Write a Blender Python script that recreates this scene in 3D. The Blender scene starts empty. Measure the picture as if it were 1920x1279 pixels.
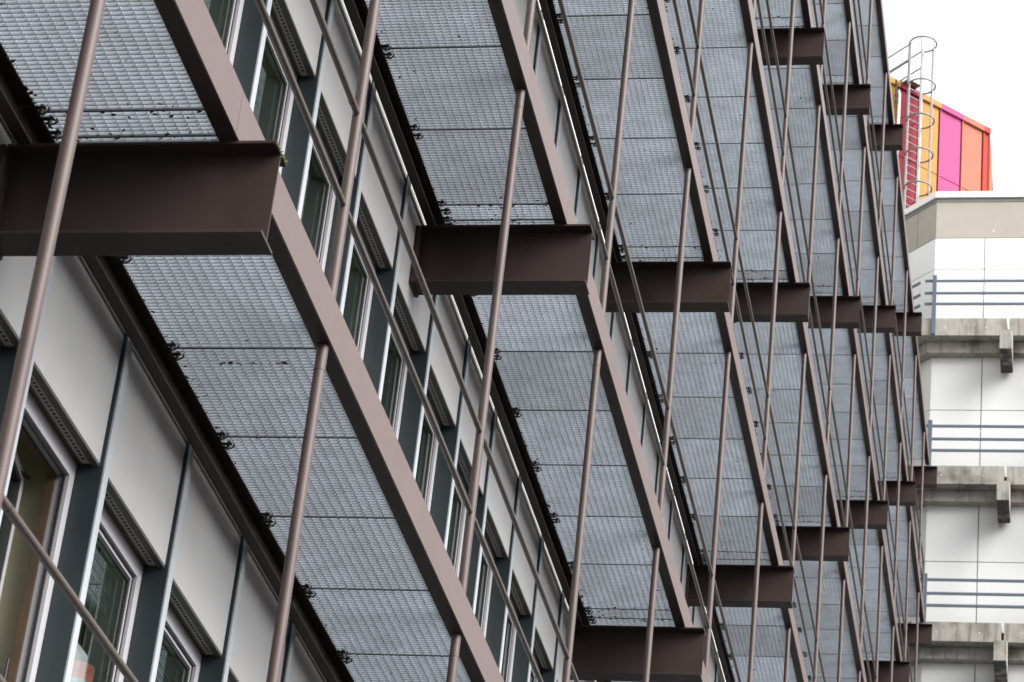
import bpy, bmesh, math, random
from mathutils import Vector, Matrix

random.seed(7)
R2 = 2 ** .5
# ------------------------------------------------------------------ camera, sky, sun, exposure
sc = bpy.context.scene
col = sc.collection
cam_d = bpy.data.cameras.new('camera')
cam = bpy.data.objects.new('camera', cam_d)
col.objects.link(cam)
sc.camera = cam
YAW, PITCH, ROLL = -0.22870, 0.50623, 0.11390
fw = Vector((math.sin(YAW) * math.cos(PITCH), math.cos(YAW) * math.cos(PITCH), math.sin(PITCH)))
rt = Vector((math.cos(YAW), -math.sin(YAW), 0))
up = rt.cross(fw)
c_, s_ = math.cos(ROLL), math.sin(ROLL)
rt, up = rt * c_ + up * s_, -rt * s_ + up * c_
M = Matrix((rt, up, -fw)).transposed().to_4x4()
M.translation = Vector((3.2075, -9.3337, -6.1872))
cam.matrix_world = M
cam_d.sensor_width = 36
cam_d.lens = 5391.5 / 1920 * 36
cam_d.clip_end = 2000
cam_d.dof.use_dof = True
cam_d.dof.focus_distance = 19.0
cam_d.dof.aperture_fstop = 9.0

SUN_EL, SUN_AZ = math.radians(38), math.radians(110)      # azimuth clockwise from +y
w = bpy.data.worlds.new('World')
sc.world = w
w.use_nodes = True
nt = w.node_tree
nt.nodes.clear()
sky = nt.nodes.new('ShaderNodeTexSky')
sky.sky_type = 'NISHITA'
sky.sun_disc = False
sky.sun_elevation = SUN_EL
sky.sun_rotation = SUN_AZ
sky.dust_density = 4.0
sky.ozone_density = 1.0
hs = nt.nodes.new('ShaderNodeHueSaturation')              # overcast: the blue is washed out by cloud
hs.inputs['Saturation'].default_value = 0.12
bg = nt.nodes.new('ShaderNodeBackground')
bg.inputs['Strength'].default_value = 0.15
wo = nt.nodes.new('ShaderNodeOutputWorld')
nt.links.new(sky.outputs[0], hs.inputs['Color'])
cl = nt.nodes.new('ShaderNodeMix')                        # even cloud cover over the clear sky
cl.data_type = 'RGBA'
cl.inputs[0].default_value = .85
cl.inputs[7].default_value = (1.78, 1.80, 1.84, 1)
nt.links.new(hs.outputs[0], cl.inputs[6])
nt.links.new(cl.outputs[2], bg.inputs['Color'])
nt.links.new(bg.outputs[0], wo.inputs['Surface'])

sun_d = bpy.data.lights.new('sun', 'SUN')
sun_d.energy = 1.5
sun_d.angle = math.radians(50)
sun_d.color = (1, .97, .93)
sun = bpy.data.objects.new('sun', sun_d)
col.objects.link(sun)
sd = Vector((math.sin(SUN_AZ) * math.cos(SUN_EL), math.cos(SUN_AZ) * math.cos(SUN_EL), math.sin(SUN_EL)))
sun.rotation_euler = sd.to_track_quat('Z', 'Y').to_euler()
sun.location = (20, -20, 60)

vs = sc.view_settings
vs.view_transform = 'Standard'
vs.look = 'None'
vs.gamma = 1
vs.use_curve_mapping = False
vs.exposure = 2.3
sc.cycles.max_bounces = 8
sc.cycles.diffuse_bounces = 4
sc.cycles.glossy_bounces = 4
sc.cycles.transparent_max_bounces = 12
sc.cycles.caustics_reflective = False
sc.cycles.caustics_refractive = False

# ------------------------------------------------------------------ materials
def new_mat(name):
    m = bpy.data.materials.new(name)
    m.use_nodes = True
    return m, m.node_tree, m.node_tree.nodes['Principled BSDF']


def mat(name, base, rough=.5, metal=0., spec=.5, noise=0., scale=8., dark=None, dark_amt=0., dark_scale=1.5,
        streak=0., bump=0., per_object=0., coat=0.):
    """base colour with fine mottling, larger stains, vertical streaks, fine bump and an object to object shift"""
    m, t, b = new_mat(name)
    n, L = t.nodes, t.links
    b.inputs['Roughness'].default_value = rough
    b.inputs['Metallic'].default_value = metal
    b.inputs['Specular IOR Level'].default_value = spec
    b.inputs['Coat Weight'].default_value = coat
    b.inputs['Coat Roughness'].default_value = .22
    tc = n.new('ShaderNodeNewGeometry')
    rgb = n.new('ShaderNodeRGB')
    rgb.outputs[0].default_value = (*base, 1)
    cur = rgb.outputs[0]

    def mixin(fac, c, blend='MIX'):
        nonlocal cur
        x = n.new('ShaderNodeMix')
        x.data_type = 'RGBA'
        x.blend_type = blend
        L.new(fac, x.inputs[0])
        L.new(cur, x.inputs[6])
        x.inputs[7].default_value = (*c, 1)
        cur = x.outputs[2]

    def noise_fac(sc_, lo, hi, amt, stretch=None, detail=5):
        tx = n.new('ShaderNodeTexNoise')
        tx.inputs['Scale'].default_value = sc_
        tx.inputs['Detail'].default_value = detail
        src = tc.outputs['Position']
        if stretch:
            mp = n.new('ShaderNodeMapping')
            mp.inputs['Scale'].default_value = stretch
            L.new(src, mp.inputs[0])
            src = mp.outputs[0]
        L.new(src, tx.inputs['Vector'])
        mr = n.new('ShaderNodeMapRange')
        mr.inputs[1].default_value = lo
        mr.inputs[2].default_value = hi
        mr.inputs[3].default_value = 0
        mr.inputs[4].default_value = amt
        L.new(tx.outputs[0], mr.inputs[0])
        return mr.outputs[0], tx.outputs[0]
    if noise:
        f, _ = noise_fac(scale, .3, .7, noise)
        mixin(f, tuple(x * .55 for x in base))
    if dark_amt:
        f, _ = noise_fac(dark_scale, .5, .72, dark_amt)
        mixin(f, dark)
    if streak:
        f, _ = noise_fac(4., .5, .75, streak, (3, 3, .25))
        mixin(f, dark or tuple(x * .5 for x in base))
    if per_object:
        oi = n.new('ShaderNodeObjectInfo')
        mr = n.new('ShaderNodeMapRange')
        mr.inputs[3].default_value = 1 - per_object
        mr.inputs[4].default_value = 1 + per_object
        L.new(oi.outputs['Random'], mr.inputs[0])
        x = n.new('ShaderNodeMix')
        x.data_type = 'RGBA'
        x.blend_type = 'MULTIPLY'
        x.inputs[0].default_value = 1
        L.new(cur, x.inputs[6])
        L.new(mr.outputs[0], x.inputs[7])
        cur = x.outputs[2]
    L.new(cur, b.inputs['Base Color'])
    if bump:
        tx = n.new('ShaderNodeTexNoise')
        tx.inputs['Scale'].default_value = 60
        tx.inputs['Detail'].default_value = 4
        L.new(tc.outputs['Position'], tx.inputs['Vector'])
        bp = n.new('ShaderNodeBump')
        bp.inputs['Strength'].default_value = bump
        bp.inputs['Distance'].default_value = .004
        L.new(tx.outputs[0], bp.inputs['Height'])
        L.new(bp.outputs[0], b.inputs['Normal'])
    return m


STEEL = mat('brown_steel_paint', (.046, .032, .030), rough=.42, spec=.12, noise=.25, scale=5, dark=(.032, .022, .017), dark_amt=.8,
            dark_scale=3.0, streak=.3, bump=.05)
FASCIA = mat('pale_brown_fascia_paint', (.094, .061, .055), rough=.42, noise=.12, scale=4, dark=(.07, .048, .044), dark_amt=.5,
            dark_scale=1.7, streak=.2, bump=.05)  # paler brown on the fascia's outer web; its flanges keep the steel paint
CHAN = mat('dark_channel_paint', (.036, .024, .021), rough=.5, spec=.2, noise=.3, scale=8)  # darker brown than the bracket steel, for the inner channel alone
POLE = mat('brown_pole_paint', (.072, .048, .044), rough=.5, spec=.4, noise=.2, scale=7, dark=(.03, .022, .018), dark_amt=.3,
           dark_scale=3, bump=.1)
RAIL = mat('weathered_rail_paint', (.058, .042, .034), rough=.5, noise=.3, scale=9, dark=(.034, .030, .015), dark_amt=.6,
           dark_scale=3.5, bump=.15)
GALV = mat('galvanised_grating', (.51, .555, .615), rough=.45, metal=.1, noise=.4, scale=6, dark=(.36, .39, .42), dark_amt=.4,
           dark_scale=1.6, per_object=.14)
JOINT = mat('grating_joint_steel', (.05, .05, .055), rough=.6, noise=.3)
CLIP = mat('dark_clip_steel', (.02, .019, .018), rough=.55, noise=.3, scale=30)
LEAF = mat('dead_leaves', (.035, .022, .015), rough=.9, noise=.6, scale=20, dark=(.12, .03, .02), dark_amt=.4, dark_scale=2)
PANEL = mat('pale_grey_facade_panel', (.385, .382, .385), rough=.45, noise=.08, scale=2, dark=(.31, .30, .30), dark_amt=.5,
            dark_scale=1.3, streak=.25, per_object=.04)
FIN = mat('blue_green_mullion_paint', (.018, .027, .032), rough=.5, noise=.3, scale=3, per_object=.08)
CAP = mat('aluminium_cover_cap', (.40, .43, .46), rough=.4, metal=.2, noise=.1)
FRAME = mat('white_window_frame', (.43, .425, .445), rough=.4, noise=.08, scale=3)
GASKET = mat('black_gasket', (.012, .012, .013), rough=.6)
BOXM = mat('shutter_box_grey', (.06, .057, .053), rough=.5, noise=.2)
VENT = mat('vent_strip_beige', (.36, .345, .32), rough=.5, noise=.15)
WOOD = mat('brown_wood_lining', (.08, .046, .024), rough=.6, noise=.5, scale=12, dark=(.05, .022, .012), dark_amt=.6, dark_scale=5)
ROOM = mat('beige_interior_wall', (.50, .46, .31), rough=.8, noise=.1, scale=1.5)
CEIL = mat('interior_ceiling', (.55, .53, .47), rough=.8, noise=.1, scale=2)
CURT = mat('olive_curtain', (.30, .30, .17), rough=.9, noise=.4, scale=6)
BLIND = mat('white_blind', (.6, .62, .62), rough=.6, noise=.1)
ORANGE = mat('orange_glow', (.85, .22, .14), rough=.6, noise=.1)
PALE = mat('pale_blue_glow', (.6, .75, .78), rough=.5)
WHITE = mat('white_cladding_panel', (.78, .79, .785), rough=.45, noise=.04, scale=1.2, dark=(.70, .70, .68), dark_amt=.3,
            dark_scale=.8, per_object=.015)
COREM = mat('dark_wall_backing', (.22, .22, .22), rough=.8, noise=.2)
CONC = mat('weathered_concrete', (.38, .362, .33), rough=.85, noise=.35, scale=5, dark=(.11, .105, .085), dark_amt=.9,
           dark_scale=2.2, streak=.75, bump=.5)
CONCP = mat('beige_parapet_concrete', (.40, .37, .32), rough=.85, noise=.15, scale=3, dark=(.34, .32, .28), dark_amt=.5,
            dark_scale=1.1, streak=.2, bump=.3)
ALGAE = mat('black_algae_concrete', (.045, .045, .036), rough=.9, noise=.4, scale=9, dark=(.26, .25, .22), dark_amt=.85, dark_scale=4)
MOSS = mat('yellow_green_moss', (.10, .11, .012), rough=.95, noise=.5, scale=60)
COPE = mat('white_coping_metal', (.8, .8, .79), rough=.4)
for m_, c_, e_ in ((ORANGE, (.9, .22, .14, 1), .11), (PALE, (.7, .85, .9, 1), .11)):      # glow added so the two stand-in bands show up
    b_ = m_.node_tree.nodes['Principled BSDF']
    b_.inputs['Emission Color'].default_value = c_
    b_.inputs['Emission Strength'].default_value = e_
BLUEG = mat('blue_grey_rail_paint', (.085, .115, .155), rough=.45, noise=.12)
GALVL = mat('galvanised_ladder', (.20, .20, .215), rough=.45, metal=.3, noise=.2, scale=15)
WPIPE = mat('white_pipe', (.75, .74, .74), rough=.4)
ROOFM = mat('roof_gravel', (.25, .24, .22), rough=.9, noise=.4, scale=20)
GROUND = mat('grey_paving', (.045, .043, .041), rough=1., spec=.1, noise=.4, scale=3, dark=(.035, .034, .032), dark_amt=.5, dark_scale=.4)
DOT = mat('white_tie_cap', (.62, .62, .60), rough=.6)
COLS = {
    'yellow': mat('yellow_cladding', (.36, .21, .03), rough=.7, spec=.1, noise=.05),
    'crimson': mat('crimson_cladding', (.21, .022, .036), rough=.7, spec=.1, noise=.05),
    'amber': mat('amber_cladding', (.38, .19, .056), rough=.7, spec=.1, noise=.05),
    'magenta': mat('magenta_cladding', (.36, .068, .175), rough=.7, spec=.1, noise=.05),
    'salmon': mat('salmon_orange_cladding', (.38, .130, .092), rough=.7, spec=.1, noise=.05),
    'red': mat('red_cladding', (.32, .045, .034), rough=.7, spec=.1, noise=.05),
    'purple': mat('purple_cladding', (.14, .03, .09), rough=.7, spec=.1, noise=.05),
}


def glass_mat():
    m = bpy.data.materials.new('window_glass')
    m.use_nodes = True
    t = m.node_tree
    n, L = t.nodes, t.links
    n.clear()
    out = n.new('ShaderNodeOutputMaterial')
    tr = n.new('ShaderNodeBsdfTransparent')
    tr.inputs[0].default_value = (.74, .82, .78, 1)
    gl = n.new('ShaderNodeBsdfGlossy')
    gl.inputs['Roughness'].default_value = .015
    gl.inputs['Color'].default_value = (.9, .97, .95, 1)
    lw = n.new('ShaderNodeLayerWeight')
    pw = n.new('ShaderNodeMath')
    pw.operation = 'POWER'
    pw.inputs[1].default_value = 5
    ma = n.new('ShaderNodeMath')
    ma.operation = 'MULTIPLY_ADD'
    ma.inputs[1].default_value = .95
    ma.inputs[2].default_value = .15
    mx = n.new('ShaderNodeMixShader')
    L.new(lw.outputs['Facing'], pw.inputs[0])
    L.new(pw.outputs[0], ma.inputs[0])
    L.new(ma.outputs[0], mx.inputs[0])
    L.new(tr.outputs[0], mx.inputs[1])
    L.new(gl.outputs[0], mx.inputs[2])
    L.new(mx.outputs[0], out.inputs['Surface'])
    return m


GLASS = glass_mat()

# ------------------------------------------------------------------ helpers
class MB:
    """collects faces, then links them as one mesh object"""

    def __init__(self):
        self.v, self.f, self.sm = [], [], []

    def add(self, verts, faces, smooth=False):
        o = len(self.v)
        self.v += [tuple(p) for p in verts]
        self.f += [tuple(i + o for i in q) for q in faces]
        self.sm += [smooth] * len(faces)

    def box(self, x0, x1, y0, y1, z0, z1):
        self.add([(x0, y0, z0), (x1, y0, z0), (x1, y1, z0), (x0, y1, z0), (x0, y0, z1), (x1, y0, z1), (x1, y1, z1), (x0, y1, z1)],
                 [(0, 3, 2, 1), (4, 5, 6, 7), (0, 1, 5, 4), (1, 2, 6, 5), (2, 3, 7, 6), (3, 0, 4, 7)])
        return self

    def obox(self, p, q, t, z0, z1, side=1):
        """box standing on the plan line p to q, thickness t towards the left of it (side=1) or right"""
        d = Vector((q[0] - p[0], q[1] - p[1])).normalized()
        nrm = Vector((-d.y, d.x)) * t * side
        a, b = Vector(p[:2]), Vector(q[:2])
        pts = [a, b, b + nrm, a + nrm]
        if side < 0:
            pts = [pts[3], pts[2], pts[1], pts[0]]
        self.prism([(k.x, k.y) for k in pts], z0, z1)
        return self

    def prism(self, poly, z0, z1):
        n = len(poly)
        v = [(x, y, z0) for x, y in poly] + [(x, y, z1) for x, y in poly]
        f = [tuple(reversed(range(n))), tuple(range(n, 2 * n))]
        f += [(i, (i + 1) % n, n + (i + 1) % n, n + i) for i in range(n)]
        self.add(v, f)
        return self

    def tube(self, pts, r, n=12, cap=True, closed=False):
        pts = [Vector(p) for p in pts]
        rings = []
        prev = None
        N = len(pts)
        for i, p in enumerate(pts):
            if closed:
                d = pts[(i + 1) % N] - pts[i - 1]
            else:
                d = pts[min(i + 1, N - 1)] - pts[max(i - 1, 0)]
            d.normalize()
            if prev is None:
                a = Vector((0, 0, 1)) if abs(d.z) < .9 else Vector((1, 0, 0))
                u = d.cross(a).normalized()
            else:
                u = (prev - d * prev.dot(d)).normalized()
            prev = u
            v = d.cross(u)
            rings.append([p + (u * math.cos(2 * math.pi * k / n) + v * math.sin(2 * math.pi * k / n)) * r for k in range(n)])
        verts = [q for rg in rings for q in rg]
        faces = []
        for i in range(N if closed else N - 1):
            j = (i + 1) % N
            for k in range(n):
                faces.append((i * n + k, i * n + (k + 1) % n, j * n + (k + 1) % n, j * n + k))
        self.add(verts, faces, True)
        if cap and not closed:
            self.add(rings[0], [tuple(reversed(range(n)))])
            self.add(rings[-1], [tuple(range(n))])
        return self

    def mesh(self, name, m, bevel=0.):
        me = bpy.data.meshes.new(name)
        me.from_pydata(self.v, [], self.f)
        me.polygons.foreach_set('use_smooth', self.sm)
        me.materials.append(m)
        if bevel:
            bm = bmesh.new()
            bm.from_mesh(me)
            bmesh.ops.bevel(bm, geom=list(bm.edges), offset=bevel, segments=2, affect='EDGES', profile=.6)
            bm.to_mesh(me)
            bm.free()
        me.update()
        return me

    def build(self, name, m, parent=None, bevel=0., loc=(0, 0, 0)):
        return put(self.mesh(name, m, bevel), name, parent, loc)


def put(me, name, parent=None, loc=(0, 0, 0), rz=0.):
    o = bpy.data.objects.new(name, me)
    o.location = loc
    if rz:
        o.rotation_euler.z = rz
    if parent:
        o.parent = parent
    col.objects.link(o)
    return o


def thing(name, label, cat, loc=(0, 0, 0), group=None):
    o = bpy.data.objects.new(name, None)
    o.empty_display_size = .2
    o.location = loc
    col.objects.link(o)
    return tag(o, label, cat, group)


def tag(o, label=None, cat=None, group=None, kind=None):
    for k, v in (('label', label), ('category', cat), ('group', group), ('kind', kind)):
        if v:
            o[k] = v
    return o


ORD = ['', 'first', 'second', 'third', 'fourth', 'fifth', 'sixth', 'seventh', 'eighth', 'ninth']

# ------------------------------------------------------------------ dimensions (metres)
S, H = 6.4048, 3.6            # bracket spacing, storey height
HB, BF = .4328, .176          # bracket depth and flange width
XI, XO = -1.04, -.158         # inner channel face, outer fascia face
LEVELS = range(1, 8)          # seven walkways; level k has its steel at z = (k - 1) * H
POLE_Y0, POLE_P = 1.5877, S / 2
XP = -.202
FIN_P, FIN_Y0 = S / 6, 1.62
XW = -1.165                   # facade panel face
GROUND_Z = -7.9

# ------------------------------------------------------------------ ground
g = MB()
g.box(-400, 400, -400, 600, GROUND_Z - .3, GROUND_Z)
tag(g.build('ground', GROUND), kind='structure')

# ------------------------------------------------------------------ office building behind the walkways
Y_NEAR, Y_END = -14.5, 7 * S + .30
building = thing('office_building', 'office building with pale grey panels and dark mullions behind brown steel walkways', 'building',
                 (-1.2, 0, GROUND_Z))
BO = Vector((1.2, 0, -GROUND_Z))      # building parts are given in world coordinates


def bpart(mb, name, m, bevel=0., parent=None):
    return mb.build(name, m, parent or building, bevel, loc=(BO if parent is None else (0, 0, 0)))


core = MB()
for k in range(-1, 9):
    z = (k - 1) * H
    core.box(-9, -1.34, Y_NEAR, Y_END, z - .25, z + .05)
bpart(core, 'floor_slab', CEIL)
back = MB()
back.box(-9.3, -9, Y_NEAR, Y_END, GROUND_Z, 8 * H - .3)
for i in range(-4, 15):
    y = FIN_Y0 + 3 * FIN_P * i + .01
    if y < Y_END - .5:
        back.box(-9, -1.36, y, y + .12, GROUND_Z + .1, 8 * H - .35)
bpart(back, 'partition_wall', ROOM)
ends = MB()
ends.box(-9.3, -1.2, Y_END, Y_END + .3, GROUND_Z, 7 * H + .8)
ends.box(-9.3, -1.2, Y_NEAR - .3, Y_NEAR, GROUND_Z, 7 * H + .8)
bpart(ends, 'end_wall', PANEL)
rf = MB()
rf.box(-9.4, -1.15, Y_NEAR - .35, Y_END + .32, 7 * H + .81, 7 * H + 1.0)
bpart(rf, 'roof', ROOFM)
beam = MB()
for k in range(0, 9):
    z = (k - 1) * H
    beam.box(-1.335, -1.20, Y_NEAR, Y_END, z - .45, z + .30)
bpart(beam, 'edge_beam', COREM)
base = MB()
base.box(-1.30, -1.22, Y_NEAR, Y_END, GROUND_Z, -H - .9 + .2)
bpart(base, 'ground_floor_wall', PANEL)

FW = .070                                                  # mullion width
W = FIN_P - FW                                              # clear bay width
# one bay, origin on the near edge of its near mullion at the walkway level: opening runs y = FW .. FIN_P
fin_mb = MB().box(-1.30, -1.1485, 0, FW, -H + .0, -.002)
cap_mb = MB().box(-1.148, -1.138, .002, FW - .006, -H + .0, -.002)
span_mb = MB().box(-1.20, XW, FW + .004, FIN_P - .004, -.59, .325)
lip_mb = MB().box(-1.200, XW, FW + .004, FIN_P - .004, -.606, -.5925)
box_mb = MB().box(-1.275, -1.2065, FW + .002, FIN_P - .002, -.592, -.47)
hole_mb = MB()
for i in range(26):
    yy = FW + .06 + i * (W - .12) / 25
    hole_mb.box(-1.2325, -1.2185, yy - .008, yy + .008, -.5955, -.5935)
vent_mb = MB().box(-1.247, -1.2085, FW + .010, FIN_P - .010, -.5935, -.5925)
frame_mb = MB()
Z0, Z1 = -H + .36, -.594
fx0, fx1 = -1.335, -1.272
frame_mb.box(fx0, fx1, FW + .001, FW + .056, Z0, Z1)
frame_mb.box(fx0, fx1, FIN_P - .060, FIN_P - .001, Z0, Z1)
frame_mb.box(fx0, fx1, FW + .056, FIN_P - .060, Z1 - .085, Z1)
frame_mb.box(fx0, fx1, FW + .056, FIN_P - .060, Z0, Z0 + .06)
A0, A1, B0, B1 = FW + .056, FIN_P - .060, Z0 + .06, Z1 - .085


def ring(mb, a0, a1, b0, b1, t, x0, x1):
    mb.box(x0, x1, a0, a0 + t, b0, b1)
    mb.box(x0, x1, a1 - t, a1, b0, b1)
    mb.box(x0, x1, a0 + t, a1 - t, b1 - t, b1)
    mb.box(x0, x1, a0 + t, a1 - t, b0, b0 + t)


gask_mb = MB()
ring(gask_mb, A0, A1, B0, B1, .011, -1.300, -1.290)
sash_mb = MB()
ring(sash_mb, A0 + .013, A1 - .013, B0 + .013, B1 - .013, .013, -1.312, -1.293)
dark_mb = MB()
ring(dark_mb, A0 + .026, A1 - .026, B0 + .026, B1 - .026, .018, -1.314, -1.297)
pane_mb = MB().box(-1.322, -1.304, A0 + .045, A1 - .045, B0 + .045, B1 - .045)
sill_mb = MB().box(-1.30, -1.160, FW + .002, FIN_P - .002, .3255, .352)
light_band_mb = MB().box(XW + .0005, XW + .012, FW + .006, FIN_P - .006, .085, .3245)  # added white strip, painting in the sky-lit band on the spandrel
FACADE = [('mullion', fin_mb, FIN), ('cover_cap', cap_mb, CAP), ('spandrel_panel', span_mb, PANEL), ('panel_lip', lip_mb, BOXM),
          ('shutter_box', box_mb, BOXM), ('vent_strip', vent_mb, VENT), ('vent_holes', hole_mb, GASKET), ('window_frame', frame_mb, FRAME),
          ('gasket', gask_mb, GASKET), ('sash', sash_mb, FRAME), ('glazing_bead', dark_mb, GASKET), ('pane', pane_mb, GLASS),
          ('window_sill', sill_mb, CAP), ('painted_light_band', light_band_mb, COPE)]
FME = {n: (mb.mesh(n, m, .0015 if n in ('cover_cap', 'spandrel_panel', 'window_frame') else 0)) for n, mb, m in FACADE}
SUB = {'cover_cap': 'mullion', 'panel_lip': 'spandrel_panel', 'vent_strip': 'shutter_box', 'vent_holes': 'shutter_box',
       'gasket': 'window_frame', 'sash': 'window_frame', 'glazing_bead': 'window_frame', 'pane': 'window_frame', 'window_sill': 'spandrel_panel', 'painted_light_band': 'spandrel_panel'}
OPEN_BAY = (1, -1)
RANGES = {1: (-3, 7), 2: (0, 15), 3: (5, 24), 4: (10, 24)}       # bays built piece by piece; the others stand behind the walkways
rest = {n: MB() for n, _, _ in FACADE}
for lv in range(0, 9):
    z = (lv - 1) * H
    for k in range(-14, 41):
        y = FIN_Y0 + k * FIN_P
        if y + FIN_P > Y_END or y < Y_NEAR:
            continue
        if lv in RANGES and RANGES[lv][0] <= k <= RANGES[lv][1]:
            made = {}
            for n, mb, m in FACADE:
                if (lv, k) == OPEN_BAY and n in ('sash', 'glazing_bead', 'pane'):
                    continue
                p = made.get(SUB.get(n))
                o = put(FME[n], n, p or building, (0, 0, 0) if p else BO + Vector((0, y, z)))
                made[n] = o
        else:
            for n, mb, m in FACADE:
                if n in ('vent_holes', 'panel_lip', 'glazing_bead', 'gasket'):
                    continue
                if lv == 8 and n not in ('spandrel_panel', 'window_sill'):
                    continue
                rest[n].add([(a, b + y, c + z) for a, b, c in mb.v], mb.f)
for n, mb, m in FACADE:
    if rest[n].v:
        tag(bpart(rest[n], n, m), kind='stuff')

# the open window of the lowest storey in view: wooden lining, sash swung into the room, curtain
oy, oz = FIN_Y0 + OPEN_BAY[1] * FIN_P, (OPEN_BAY[0] - 1) * H
lin = MB()
lin.box(-1.372, -1.3355, oy + A1 - .013, oy + A1 + .02, oz + B0, oz + B1)
lin.box(-1.372, -1.3355, oy + A0 - .02, oy + A0 + .013, oz + B0, oz + B1)
lin.box(-1.372, -1.3355, oy + A0 + .013, oy + A1 - .013, oz + B1 - .012, oz + B1 + .02)
bpart(lin, 'window_lining', WOOD)
a_, b_ = A1 - A0 - .03, B1 - B0 - .03
os_mb = MB()
ring(os_mb, 0, a_, 0, b_, .045, -.03, .03)
osash = os_mb.build('open_sash', FRAME, building, .002, BO + Vector((-1.36, oy + A0 + .015, oz + B0 + .015)))
osash.rotation_euler.z = math.radians(9.5)
og = MB()
ring(og, .045, a_ - .045, .045, b_ - .045, .02, -.026, .026)
og.build('glazing_bead', GASKET, osash)
MB().box(-.009, .009, .06, a_ - .06, .06, b_ - .06).build('pane', GLASS, osash)
st = MB()
st.tube([(-1.45, oy + A1 - .03, oz + B1 - .03), (-1.50, oy + A1 - .30, oz + B1 - .06)], .010, 8)
bpart(st, 'window_stay', CLIP)
st = MB()
st.tube([(-1.38, oy + A1 - .02, oz + B0 + .2), (-1.38, oy + A1 - .02, oz + B1 - .9)], .007, 8)
bpart(st, 'espagnolette_rod', CLIP)
# curtains and blinds inside the lower windows
cu = MB()
for k, (f0, f1) in {-2: (.1, .9), -1: (.05, .4), 0: (.05, .2), 2: (.1, .35)}.items():
    y0 = FIN_Y0 + k * FIN_P
    n = 18
    ys = [y0 + FW + W * (f0 + (f1 - f0) * i / n) for i in range(n + 1)]
    for i in range(n):
        xa, xb = -1.62 + .03 * math.sin(i * 1.9), -1.62 + .03 * math.sin((i + 1) * 1.9)
        cu.prism([(xa, ys[i]), (xa + .004, ys[i]), (xb + .004, ys[i + 1]), (xb, ys[i + 1])], -3.2, -.5)
bpart(cu, 'curtain', CURT)
bl = MB()
for k, drop in ((0, 9), (1, 22), (3, 40)):
    y0 = FIN_Y0 + k * FIN_P
    for i in range(drop):
        zz = -.70 - i * .022
        bl.add([(-1.40, y0 + A0, zz), (-1.40, y0 + A1, zz), (-1.385, y0 + A1, zz - .012), (-1.385, y0 + A0, zz - .012),
                (-1.40, y0 + A0, zz - .001), (-1.40, y0 + A1, zz - .001), (-1.385, y0 + A1, zz - .013), (-1.385, y0 + A0, zz - .013)],
               [(0, 1, 2, 3), (7, 6, 5, 4), (0, 4, 5, 1), (1, 5, 6, 2), (2, 6, 7, 3), (3, 7, 4, 0)])
bpart(bl, 'blind', BLIND)

# ------------------------------------------------------------------ cantilever brackets
xb0 = -1.150
web_me = MB().box(xb0 + .012, -.002, -.0048, .0048, -HB + .0145, -.0145).mesh('web', STEEL)
tf_me = MB().box(xb0 + .012, 0, -BF / 2, BF / 2, -.014, 0).mesh('top_flange', STEEL, .002)
bf_me = MB().box(xb0 + .012, 0, -BF / 2, BF / 2, -HB, -HB + .014).mesh('bottom_flange', STEEL, .002)
ep_me = MB().box(xb0 - .014, xb0 + .011, -BF / 2 - .012, BF / 2 + .012, -HB - .012, -.010).mesh('end_plate', STEEL, .002)
gu_mb = MB()
gu_mb.box(xb0 + .10, xb0 + .108, .006, BF / 2 - .01, -HB + .015, -.015)
gu_mb.box(xb0 + .10, xb0 + .108, -BF / 2 + .01, -.006, -HB + .015, -.015)
gu_me = gu_mb.mesh('stiffener', STEEL)
bo_mb = MB()
for yy in (-.05, .05):
    for zz in (-.09, -HB + .09):
        bo_mb.tube([(xb0 + .011, yy, zz), (xb0 + .028, yy, zz)], .014, 6)
bo_me = bo_mb.mesh('bolts', STEEL)
FIRST = {1: 0, 2: 0, 3: 0, 4: 0, 5: 1, 6: 2, 7: 3}
for lv in LEVELS:
    first_seen = {1: 1, 2: 2, 3: 3, 4: 4, 5: 4, 6: 5, 7: 6}[lv]
    for st_ in range(0, 9):
        n = st_ - first_seen + 1
        if n >= 1:
            lab = '%s brown I-beam bracket from the near end under the %s walkway up' % (ORD[n].capitalize(), ORD[lv])
        else:
            lab = 'Brown I-beam bracket %s short of the picture edge under the %s walkway up' % (
                ['one', 'two', 'three', 'four', 'five', 'six', 'seven'][-n], ORD[lv])
        t = thing('cantilever_bracket', lab, 'bracket', (0, (st_ - 1) * S, (lv - 1) * H), 'steel brackets carrying the walkways')
        for me, nm in ((web_me, 'web'), (tf_me, 'top_flange'), (bf_me, 'bottom_flange'), (ep_me, 'end_plate')):
            put(me, nm, t)

mo = MB()
rnd = random.Random(3)
for i in range(34):
    y = rnd.uniform(-BF / 2, BF / 2)
    rr = rnd.uniform(.0015, .0035) * (1.6 if y > .055 else 1)
    mo.tube([(rnd.gauss(0, .003), y, rnd.gauss(-.007, .004)), (rnd.gauss(.003, .003), y + rr, rnd.gauss(-.005, .004))], rr, 5)
near = [o for o in bpy.data.objects if o.name.startswith('cantilever_bracket') and abs(o.location.y) < .01 and abs(o.location.z) < .01][0]
tag(mo.build('moss', MOSS, near), kind='stuff')

# ------------------------------------------------------------------ walkways
ZG = .150                              # underside of the grating
PITCH_P = .8800                        # grating panel pitch
GX0, GX1 = XI + .006, XO - .010
JY = [.095 + i * (S - .19) / 7 for i in range(8)]      # panel joints in a bay, measured from the bracket


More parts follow.
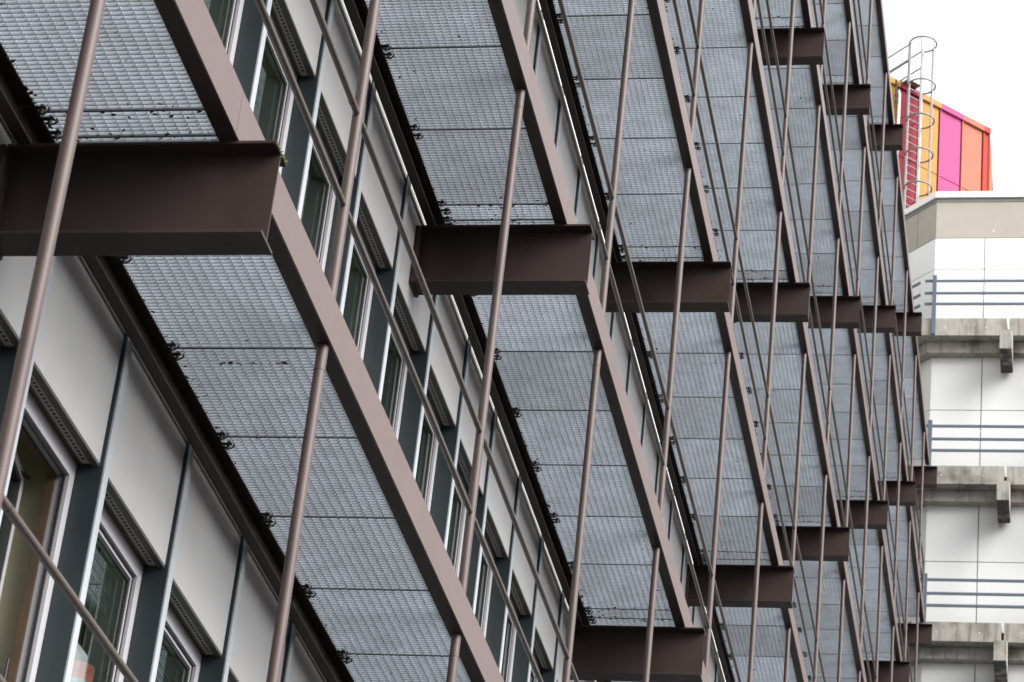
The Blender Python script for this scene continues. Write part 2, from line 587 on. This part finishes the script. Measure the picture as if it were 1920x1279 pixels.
def grating(length):
    mb = MB()
    n = max(2, round(length / .0297))
    for i in range(n + 1):
        y = .006 + (length - .012) * i / n
        t = .0060 if 0 < i < n else .0065
        mb.box(GX0, GX1, y - t / 2, y + t / 2, ZG, ZG + .030)
    m = 17
    for i in range(m + 1):
        x = GX0 + .012 + (GX1 - GX0 - .024) * i / m
        for j in range(n):
            ya, yb = .006 + (length - .012) * j / n, .006 + (length - .012) * (j + 1) / n
            mb.box(x - .0013, x + .0013, ya + .0029, yb - .0029, ZG + .009, ZG + .015)
    return mb


pan_me = grating((S - .19) / 7 - .006).mesh('grating_panel', GALV)
fil_me = grating(.184).mesh('grating_filler', GALV)
jb_me = MB().box(GX0, GX1, -.004, .004, ZG - .004, ZG - .001).mesh('joint_bar', JOINT)
fas_mb = MB()
fas_mb.box(XO - .010, XO, 0, S - .004, .003, .212)                       # web, outermost
fas_me = fas_mb.mesh('fascia_beam', FASCIA, .0015)
flg_mb = MB()
flg_mb.box(XO - .085, XO - .0105, 0, S - .004, .003, .014)               # lower flange, facing the ground
flg_me = flg_mb.mesh('lower_flange', STEEL, .0015)
flt_me = MB().box(XO - .085, XO - .0105, 0, S - .004, .200, .212).mesh('upper_flange', STEEL, .0015)
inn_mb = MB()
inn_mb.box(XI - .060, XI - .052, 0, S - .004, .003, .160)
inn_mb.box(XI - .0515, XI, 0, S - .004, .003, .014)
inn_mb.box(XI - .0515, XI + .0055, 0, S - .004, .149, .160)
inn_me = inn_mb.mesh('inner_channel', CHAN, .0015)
clip_mb = MB()
clip_mb.box(XI + .001, XI + .062, -.011, .011, ZG - .012, ZG - .007)
clip_mb.tube([(XI + .046, 0, ZG - .040), (XI + .046, 0, ZG + .004)], .0095, 6)
clip_mb.tube([(XI + .046 - .026 * math.cos(math.pi * (.15 + i / 8)), .012, ZG - .010 - .020 * math.sin(math.pi * (.15 + i / 8))) for i in range(9)], .0048, 6)
clip_me = clip_mb.mesh('grating_clip', CLIP)
# guard rail between two posts
rail_mb = MB()
y0, y1 = .026, POLE_P - .026
rail_mb.tube([(0, y0, 0), (0, y1, 0)], .0165, 14)
for y in (.115, POLE_P - .115):
    rail_mb.tube([(0, y - .006, 0), (0, y + .006, 0)], .0185, 14)
rail_me = rail_mb.mesh('guard_rail', RAIL)
stub_mb = MB()
stub_mb.tube([(0, .026, 0), (0, 1.38, 0)], .0165, 12)
stub_me = stub_mb.mesh('guard_rail', RAIL)
post_me = MB().tube([(0, 0, .2), (0, 0, 1.27)], .022, 14).mesh('end_post', POLE)


def litter(lv, bays):
    mb = MB()
    rnd = random.Random(lv * 11)

    def flake(x, y, z, r):
        n = 5
        a0 = rnd.random() * 6.28
        tx, ty = rnd.uniform(-.5, .5), rnd.uniform(-.5, .5)
        top, bot = [], []
        for i in range(n):
            a = a0 + i * 6.283 / n
            rr = r * rnd.uniform(.5, 1.2)
            dx, dy = rr * math.cos(a) * 1.5, rr * math.sin(a)
            top.append((x + dx, y + dy, z + dx * tx + dy * ty))
            bot.append((x + dx, y + dy, z + dx * tx + dy * ty - .002))
        mb.add(top + bot, [tuple(range(n)), tuple(reversed(range(n, 2 * n)))] + [(i, n + i, n + (i + 1) % n, (i + 1) % n) for i in range(n)])
    for b in bays:
        yb = (b - 1) * S
        dens = [rnd.random() ** 2 for _ in range(14)]
        for i in range(170):
            y = rnd.random() * S
            if rnd.random() > dens[int(y / S * 14)]:
                continue
            flake(XI + .006 + min(.12, rnd.expovariate(60)), yb + y, ZG - rnd.uniform(.0, .012), rnd.uniform(.003, .010))
        for j in (0, 7):
            for i in range(26):
                flake(rnd.uniform(XI + .02, XO - .1), yb + JY[j] + rnd.gauss(0, .035), ZG - rnd.uniform(0, .005), rnd.uniform(.003, .010))
        for i in range(22):
            flake(rnd.uniform(XI + .05, XO - .1), yb + rnd.random() * S, ZG + .002, rnd.uniform(.003, .009))
    if lv == 1:                      # a row of clogged cells near the first joint past the nearest bracket
        for i in range(9):
            flake(-.81 + i * .038, 2.02 + rnd.uniform(-.004, .004), ZG + .004, rnd.uniform(.008, .014) if i not in (3, 5, 6) else .004)
    return mb


for lv in LEVELS:
    z = (lv - 1) * H
    side = {1: 'nearest and lowest in view', 7: 'topmost one against the sky'}.get(lv, 'between its neighbours above and below')
    if lv == 1:
        lab = 'Lowest and nearest steel grating walkway, big open mesh panels at left of picture'
    elif lv == 7:
        lab = 'Topmost steel grating walkway, its brown edge standing against the white sky'
    else:
        lab = '%s steel grating walkway counted up from the lowest and nearest one' % ORD[lv].capitalize()
    wk = thing('walkway', lab, 'walkway', (XO, 0, z), 'steel grating walkways along the facade')
    off = Vector((-XO, 0, 0))
    bays = range(0, 8)
    for b in bays:
        yb = (b - 1) * S
        fb = put(fas_me, 'fascia_beam', wk, off + Vector((0, yb - .13, 0)))
        put(flg_me, 'lower_flange', fb)
        put(flt_me, 'upper_flange', fb)
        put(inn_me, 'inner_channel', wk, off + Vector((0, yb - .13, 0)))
        for i in range(7):
            put(pan_me, 'grating_panel', wk, off + Vector((0, yb + JY[i] + .003, 0)))
        put(fil_me, 'grating_filler', wk, off + Vector((0, yb - .092, 0)))
        for i in range(8):
            put(jb_me, 'joint_bar', wk, off + Vector((0, yb + JY[i], 0)))
            for dy in (-.045, .045):
                put(clip_me, 'grating_clip', wk, off + Vector((random.uniform(-.008, .004), yb + JY[i] + dy + random.uniform(-.012, .012), random.uniform(-.004, .003))),
                    random.uniform(-.25, .25) * 0)
    if lv < 7:
        for i in range(-2, 13):
            for zz in (.745, 1.255):
                put(rail_me, 'guard_rail', wk, off + Vector((XP, POLE_Y0 + i * POLE_P, zz)))
        for zz in (.745, 1.255):
            put(stub_me, 'guard_rail', wk, off + Vector((XP, POLE_Y0 + 13 * POLE_P, zz)))
        put(post_me, 'end_post', wk, off + Vector((XP, 7 * S - .22, 0)))
    o = litter(lv, bays).build('leaf_litter', LEAF, wk, loc=off)
    tag(o, kind='stuff')

# the walkway one storey further down, out of the picture; only its upper rail comes into view
wk = thing('walkway', 'Walkway below the picture whose upper guard rail crosses the lower left corner', 'walkway', (XO, 0, -H),
           'steel grating walkways along the facade')
for b in range(0, 3):
    fb = put(fas_me, 'fascia_beam', wk, (-XO, (b - 1) * S - .13, 0))
    put(flg_me, 'lower_flange', fb)
    put(flt_me, 'upper_flange', fb)
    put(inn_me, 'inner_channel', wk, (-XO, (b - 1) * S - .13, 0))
    for i in range(7):
        put(pan_me, 'grating_panel', wk, (-XO, (b - 1) * S + JY[i] + .003, 0))
for i in range(-2, 4):
    for zz in (.745, 1.255):
        put(rail_me, 'guard_rail', wk, Vector((-XO + XP, POLE_Y0 + i * POLE_P, zz)))

# ------------------------------------------------------------------ vertical poles
sec_me = MB().tube([(0, 0, .016), (0, 0, H + .002)], .0262, 20).mesh('pole_section', POLE)
col_me = MB().tube([(0, 0, H - .128), (0, 0, H - .120)], .0278, 20).mesh('weld_collar', POLE)
for i in range(-2, 14):
    n = i + 2
    nearness = ['just before the picture edge', 'crossing the nearest bracket at far left', 'second from the left, ending on the lowest fascia',
                'third from the left', 'fourth from the left', 'fifth from the left', 'sixth from the left', 'seventh from the left',
                'eighth from the left', 'ninth from the left', 'tenth from the left', 'sixth from the far end', 'fifth from the far end',
                'fourth from the far end', 'third from the far end', 'second from the far end', 'the last at the far end'][n if n < 11 else n + 1]
    t = thing('support_pole', 'Brown round steel pole through all walkways, ' + nearness, 'pole', (XP, POLE_Y0 + i * POLE_P, GROUND_Z),
              'vertical poles tying the walkways together')
    MB().tube([(0, 0, 0), (0, 0, -H - GROUND_Z)], .0262, 20).build('pole_section', POLE, t)
    for lv in range(0, 7):
        o = put(sec_me, 'pole_section', t, (0, 0, (lv - 1) * H - GROUND_Z))
        put(col_me, 'weld_collar', t, (0, 0, (lv - 1) * H - GROUND_Z))

# ------------------------------------------------------------------ concrete tower at the far end
YF, YWALL = 45.30, 45.80                       # slab edge, wall face
XC, XS = -.25, -.457                           # wall corner, slab corner
XR = 12.0
tower = thing('concrete_tower', 'white panelled tower with concrete balcony bands and chamfered corner behind the walkway end', 'building',
              (4, 49, GROUND_Z))
TO = Vector((-4, -49, -GROUND_Z))


def tpart(mb, name, m, bevel=0.):
    return mb.build(name, m, tower, bevel, TO)


DG = (-1 / R2, 1 / R2)                         # direction of the chamfered side


def wpt(s, off=0.):
    """plan point on the wall line; s >= 0 to the right of the corner, s < 0 along the chamfer; off outwards"""
    kx = XC - off * math.tan(math.radians(22.5))
    if s >= 0:
        return (XC + s, YWALL - off)
    return (kx + DG[0] * -s, YWALL - off + DG[1] * -s)


backing = [wpt(-9, -.06), wpt(-.0001, -.06), (XR, YWALL + .06), (XR, YWALL + 14), (-2, YWALL + 14)]
tpart(MB().prism(backing, GROUND_Z, 28.80), 'wall_backing', COREM)
tpart(MB().prism([wpt(-9, -.07), wpt(-.0001, -.07), (XR - .01, YWALL + .07), (XR - .01, YWALL + 13.9), (-2, YWALL + 13.9)], 28.801, 28.86),
      'roof_deck', ROOFM)
GAP = .019


def wall_panel(s0, s1, z0, z1, name='wall_panel', m=WHITE, t=.05):
    p, q = wpt(s0), wpt(s1)
    mb = MB()
    mb.obox((p[0], p[1]), (q[0], q[1]), t, z0, z1, 1)
    return tpart(mb, name, m, .002)


PW = 1.085
for j in range(-2, 8):
    zs = .30 + H * j
    if zs < GROUND_Z + .1:
        continue
    rows = [(zs, zs + 1.60 - GAP / 2), (zs + 1.60 + GAP / 2, zs + H - .43 - .27)] if j < 7 else [(zs, 27.045 - GAP / 2), (27.045 + GAP / 2, 27.85 - .008)]
    for z0, z1 in rows:
        for i in range(11):
            wall_panel(i * PW + (GAP / 2 if i else 0.002), (i + 1) * PW - GAP / 2, z0, z1)
        for i in range(5):
            wall_panel(-(i + 1) * PW + GAP / 2, -i * PW - (GAP / 2 if i else 0.003), z0, z1)
# parapet, coping
for s0, s1 in ((.002, 3.9), (3.91, 7.8), (7.81, 11.9), (-.62 + .008, -.002), (-2.6, -.62 - .008), (-5.0, -2.61)):
    wall_panel(s0, s1, 27.85 + .008, 28.885, 'parapet_panel', CONCP, .055)
dt = MB()
for sx, zz, rr in ((.06, 28.82, .014), (1.50, 28.80, .016), (1.27, 28.03, .026), (2.5, 28.8, .016)):
    dt.tube([(XC + sx, YWALL - .006, zz), (XC + sx, YWALL + .01, zz)], rr, 10)
tpart(dt, 'tie_caps', DOT)
cp = MB()
o1, o2 = .06, -.30
cpoly = [wpt(-8, o1), (XC - o1 * math.tan(math.radians(22.5)), YWALL - o1), (XR, YWALL - o1), (XR, YWALL - o2),
         (XC - o2 * math.tan(math.radians(22.5)), YWALL - o2), wpt(-8, o2)]
cp.prism(cpoly, 28.895, 29.05)
tpart(cp, 'coping', COPE, .004)
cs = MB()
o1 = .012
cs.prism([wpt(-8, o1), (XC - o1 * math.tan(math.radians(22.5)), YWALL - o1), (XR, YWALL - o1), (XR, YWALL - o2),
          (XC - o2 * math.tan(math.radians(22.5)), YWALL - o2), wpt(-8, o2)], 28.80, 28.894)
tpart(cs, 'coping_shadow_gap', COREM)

# balcony bands
SLAB_T = .43
for j in range(-1, 8):
    zt = .30 + H * j
    zb = zt - SLAB_T
    if j < 2:
        sl = MB()
        sl.prism([(XS, YF), (XR, YF), (XR, YWALL - .001), (XC, YWALL - .001)], zb, zt)
        tpart(sl, 'balcony_slab', CONC)
        continue
    xs = XS
    for i, xe in enumerate((1.366, 3.20, 5.03, 6.86, 8.69, 10.52)):
        sl = MB()
        if i == 0:
            sl.prism([(xs + .004, YF), (xe, YF), (xe, YWALL - .002), (XC + .004, YWALL - .002)], zb, zt)
        else:
            sl.prism([(xs, YF), (xe, YF), (xe, YWALL - .002), (xs, YWALL - .002)], zb, zt)
        tpart(sl, 'balcony_slab', CONC, .006)
        if i < 3:
            dt = MB()
            for fx in ((.28, .76) if i == 0 else (.2, .7)):
                xx = xs + (xe - xs) * fx
                dt.tube([(xx, YF - .006, zb + .20), (xx, YF + .01, zb + .20)], .016, 10)
            tpart(dt, 'tie_caps', DOT)
        xs = xe + .056
    kx = XC - .5 * math.tan(math.radians(22.5))
    sl = MB()
    sl.prism([(kx, YF), (XC, YWALL - .002), (XC + DG[0] * 2.2, YWALL - .002 + DG[1] * 2.2), (kx + DG[0] * 2.2, YF + DG[1] * 2.2)][::-1], zb, zt)
    tpart(sl, 'balcony_slab', CONC, .006)
    # down-stand beam under the band with a lighter lower lip
    dn = MB()
    d1, d2 = .22, .002
    dn.prism([wpt(-2.2, d1), (XC - d1 * math.tan(math.radians(22.5)), YWALL - d1), (XR, YWALL - d1), (XR, YWALL - d2),
              (XC - d2 * math.tan(math.radians(22.5)), YWALL - d2), wpt(-2.2, d2)], zb - .27, zb - .004)
    tpart(dn, 'soffit_beam', CONC, .006)
    for xc in (1.366, 3.20, 5.03):
        cb = MB()
        x0, x1 = xc - .125, xc + .135
        cb.add([(x0, 44.66, zb - .68), (x1, 44.66, zb - .68), (x1, 45.72, zb - .68), (x0, 45.72, zb - .68),
                (x0, 44.66, zb - .24), (x1, 44.66, zb - .24), (x1, 45.29, zb - .005), (x0, 45.29, zb - .005),
                (x1, 45.72, zb - .005), (x0, 45.72, zb - .005)],
               [(0, 3, 2, 1), (0, 1, 5, 4), (4, 5, 6, 7), (7, 6, 8, 9), (1, 2, 8, 6, 5), (3, 0, 4, 7, 9), (2, 3, 9, 8)])
        tpart(cb, 'corbel', CONC, .006)
        tpart(MB().box(x0 + .003, x1 - .003, 44.664, 45.715, zb - .700, zb - .681), 'stained_corbel_foot', ALGAE, .003)
    # guard rail of the band
    ra = MB()
    ra.box(-.205 - .045, -.205 + .045, YF - .062, YF - .004, zb + .01, zt + 1.06)
    post = tpart(ra, 'balcony_post', BLUEG, .004)
    rb = MB()
    for px in (2.5, 5.2, 7.9):
        rb.box(px - .045, px + .045, YF - .062, YF - .004, zb + .01, zt + 1.06)
    tpart(rb, 'balcony_post', BLUEG, .004)
    for dz in (.95, .64, .368):
        r_ = MB()
        r_.box(-.42, XR, YF + .0, YF + .03, zt + dz - .03, zt + dz + .03)
        tpart(r_, 'balcony_rail', BLUEG, .004)
        r2 = MB()
        p = (kx + DG[0] * .09, YF + DG[1] * .09)
        q = (kx + DG[0] * 2.0, YF + DG[1] * 2.0)
        r2.obox(q, p, .03, zt + dz - .03, zt + dz + .03, 1)
        tpart(r2, 'balcony_rail', BLUEG, .004)

# ------------------------------------------------------------------ coloured penthouse on the tower roof
NX, NY = 1 / R2, -1 / R2


def fpt(s, off=0.):
    return ((R2 * s - 51.5) / 2 + NX * off, (R2 * s + 51.5) / 2 + NY * off)


pent = thing('rooftop_penthouse', 'colourful rooftop plant room clad in crimson, amber, magenta and orange panels', 'penthouse', (0, 52, 28.86))
PO = Vector((0, -52, -28.86))
a, b = fpt(29.5, -.06), fpt(37.27, -.06)
MB().prism([a, b, (b[0], b[1] + 6), (a[0] - 5, b[1] + 6), (a[0] - 5, a[1] + 5)], 28.862, 34.80).build('plant_room_body', COREM, pent, loc=PO)
strips = [(32.2, 33.5, 'salmon'), (33.5, 34.225, 'yellow'), (34.225, 34.92, 'crimson'), (34.92, 35.60, 'amber'), (35.60, 36.345, 'magenta'),
          (36.345, 37.06, 'salmon'), (37.06, 37.27, 'red')]
for s0, s1, cn in strips:
    for z0, z1 in ((28.87, 32.83), (32.855, 34.80)):
        mb = MB()
        mb.obox(fpt(s0 + .05, -.03), fpt(s1 - .03, -.03), .03, z0, z1, -1) if False else mb.obox(fpt(s0 + .045), fpt(s1 - .030), .045, z0, z1, 1)
        o = mb.build('cladding_panel', COLS[cn], pent, .003, PO)
        o['label'] = cn + ' cladding panel'
    mb = MB()
    mb.obox(fpt(s0 + .001, .03), fpt(s0 + .040, .03), .08, 28.87, 34.80, 1)
    mb.build('panel_trim', COLS[cn], pent, .002, PO)['label'] = cn + ' vertical trim'
    mb = MB()
    mb.obox(fpt(s0 + .001, .07), fpt(s1, .07), .30, 34.80, 34.96, 1)
    mb.build('edge_flashing', COLS[cn], pent, .003, PO)['label'] = cn + ' roof edge flashings'
e = fpt(37.27, .03)
for i, cn in enumerate(('red', 'amber', 'purple', 'yellow', 'salmon', 'magenta')):
    mb = MB()
    mb.box(e[0] - .06, e[0] + .0, e[1] + .02 + i * .9, e[1] + .9 + i * .9, 28.87, 34.95)
    mb.build('cladding_panel', COLS[cn], pent, .003, PO)['label'] = cn + ' cladding panel on the side wall'

# ladder with safety cage
lad = thing('caged_ladder', 'galvanised caged ladder climbing the coloured rooftop plant room', 'ladder', (*fpt(34.53, .25), 28.86))
LB = Vector((*fpt(34.53, .25), 28.86))


def lpart(mb, name, m=GALVL):
    return mb.build(name, m, lad, loc=-LB)


SL, SR = 34.335, 34.755
for s_l in (SL, SR):
    lpart(MB().obox(fpt(s_l - .028, .28), fpt(s_l + .028, .28), .055, 28.88, 36.08, 1), 'stile')
z = 29.1
rung_mb = MB().tube([(*fpt(SL, .25), 0), (*fpt(SR, .25), 0)], .017, 8).mesh('rung', GALVL)
while z < 34.8:
    put(rung_mb, 'rung', lad, Vector((0, 0, z)) - LB)
    z += .225
SM = (SL + SR) / 2


def cage(t):
    """point of the cage loop seen in plan, from the left stile (t = 0) round to the right one (t = 1)"""
    a = math.radians(40 + 280 * t)
    return fpt(SM - .335 * math.sin(a), .50 - .335 * math.cos(a))


hoop_pts = [(*cage(i / 24), 0) for i in range(25)]
hoop_me = MB().tube(hoop_pts, .022, 8).mesh('cage_hoop', GALVL)
for z in (36.02, 34.75, 33.72, 32.72, 31.75, 30.8):
    put(hoop_me, 'cage_hoop', lad, Vector((0, 0, z)) - LB)
for i in (3, 8, 13, 20):
    p = cage(i / 24)
    lpart(MB().tube([(*p, 30.8), (*p, 36.03)], .017, 6), 'cage_bar')
# landing and hand rails running back over the roof
BK = (-NX, -NY)
for s_l in (SL, SR):
    for zz in (36.05, 35.55):
        p = fpt(s_l, .25)
        q = (p[0] + BK[0] * 2.2, p[1] + BK[1] * 2.2)
        lpart(MB().tube([(*p, zz), (*q, zz)], .019, 8), 'hand_rail')
    for d in (.75, 2.1):
        p = fpt(s_l, .25 - d)
        lpart(MB().tube([(*p, 34.97), (*p, 36.05 if d > 1 else 35.55)], .019, 8), 'rail_post')
p, q = fpt(SL, .25), fpt(SR, .25)
pl = MB()
pl.prism([p, q, (q[0] + BK[0] * .62, q[1] + BK[1] * .62), (p[0] + BK[0] * .62, p[1] + BK[1] * .62)], 34.99, 35.03)
lpart(pl, 'landing_plate')
for zz in (33.95, 31.6):
    for s_l in (SL, SR):
        lpart(MB().tube([(*fpt(s_l, .25), zz), (*fpt(s_l, .01), zz)], .014, 6), 'wall_bracket')
dp = MB()
dp.tube([(*fpt(34.18, .10), 28.87), (*fpt(34.18, .10), 34.55), (*fpt(34.18, .06), 34.66), (*fpt(34.18, -.0), 34.70)], .040, 12)
tag(dp.build('down_pipe', WPIPE), 'white vertical drain pipe left of the caged ladder', 'pipe')
cd = MB()
cd.tube([(*fpt(34.08, .10), 34.2), (*fpt(34.08, .10), 34.9), (*fpt(34.12, .02), 35.0)], .018, 8)
for i in range(4):
    cd.box(*[v for c in zip(fpt(34.05, .08), fpt(34.12, .14)) for v in sorted(c)], 34.25 + i * .17, 34.31 + i * .17)
tag(cd.build('cable_conduit', CLIP), 'dark cable conduit with clamps beside the yellow rooftop panel', 'conduit')

# ------------------------------------------------------------------ added glowing stand-in for the orange spot in a lower window
stand_in = thing('orange_stand_in', 'added stand-in, glowing orange band over a pale one, behind the window at lower left', 'stand_in', (-1.53, 2.732, -.479))
MB().tube([(0, 0, -.680), (0, 0, -.628)], .085, 24).build('upper_band', ORANGE, stand_in)
MB().tube([(0, 0, -.80), (0, 0, -.705)], .066, 24).build('lower_band', PALE, stand_in)
MB().tube([(0, 0, -.74), (0, 0, 0)], .008, 6).build('cord', CLIP, stand_in)
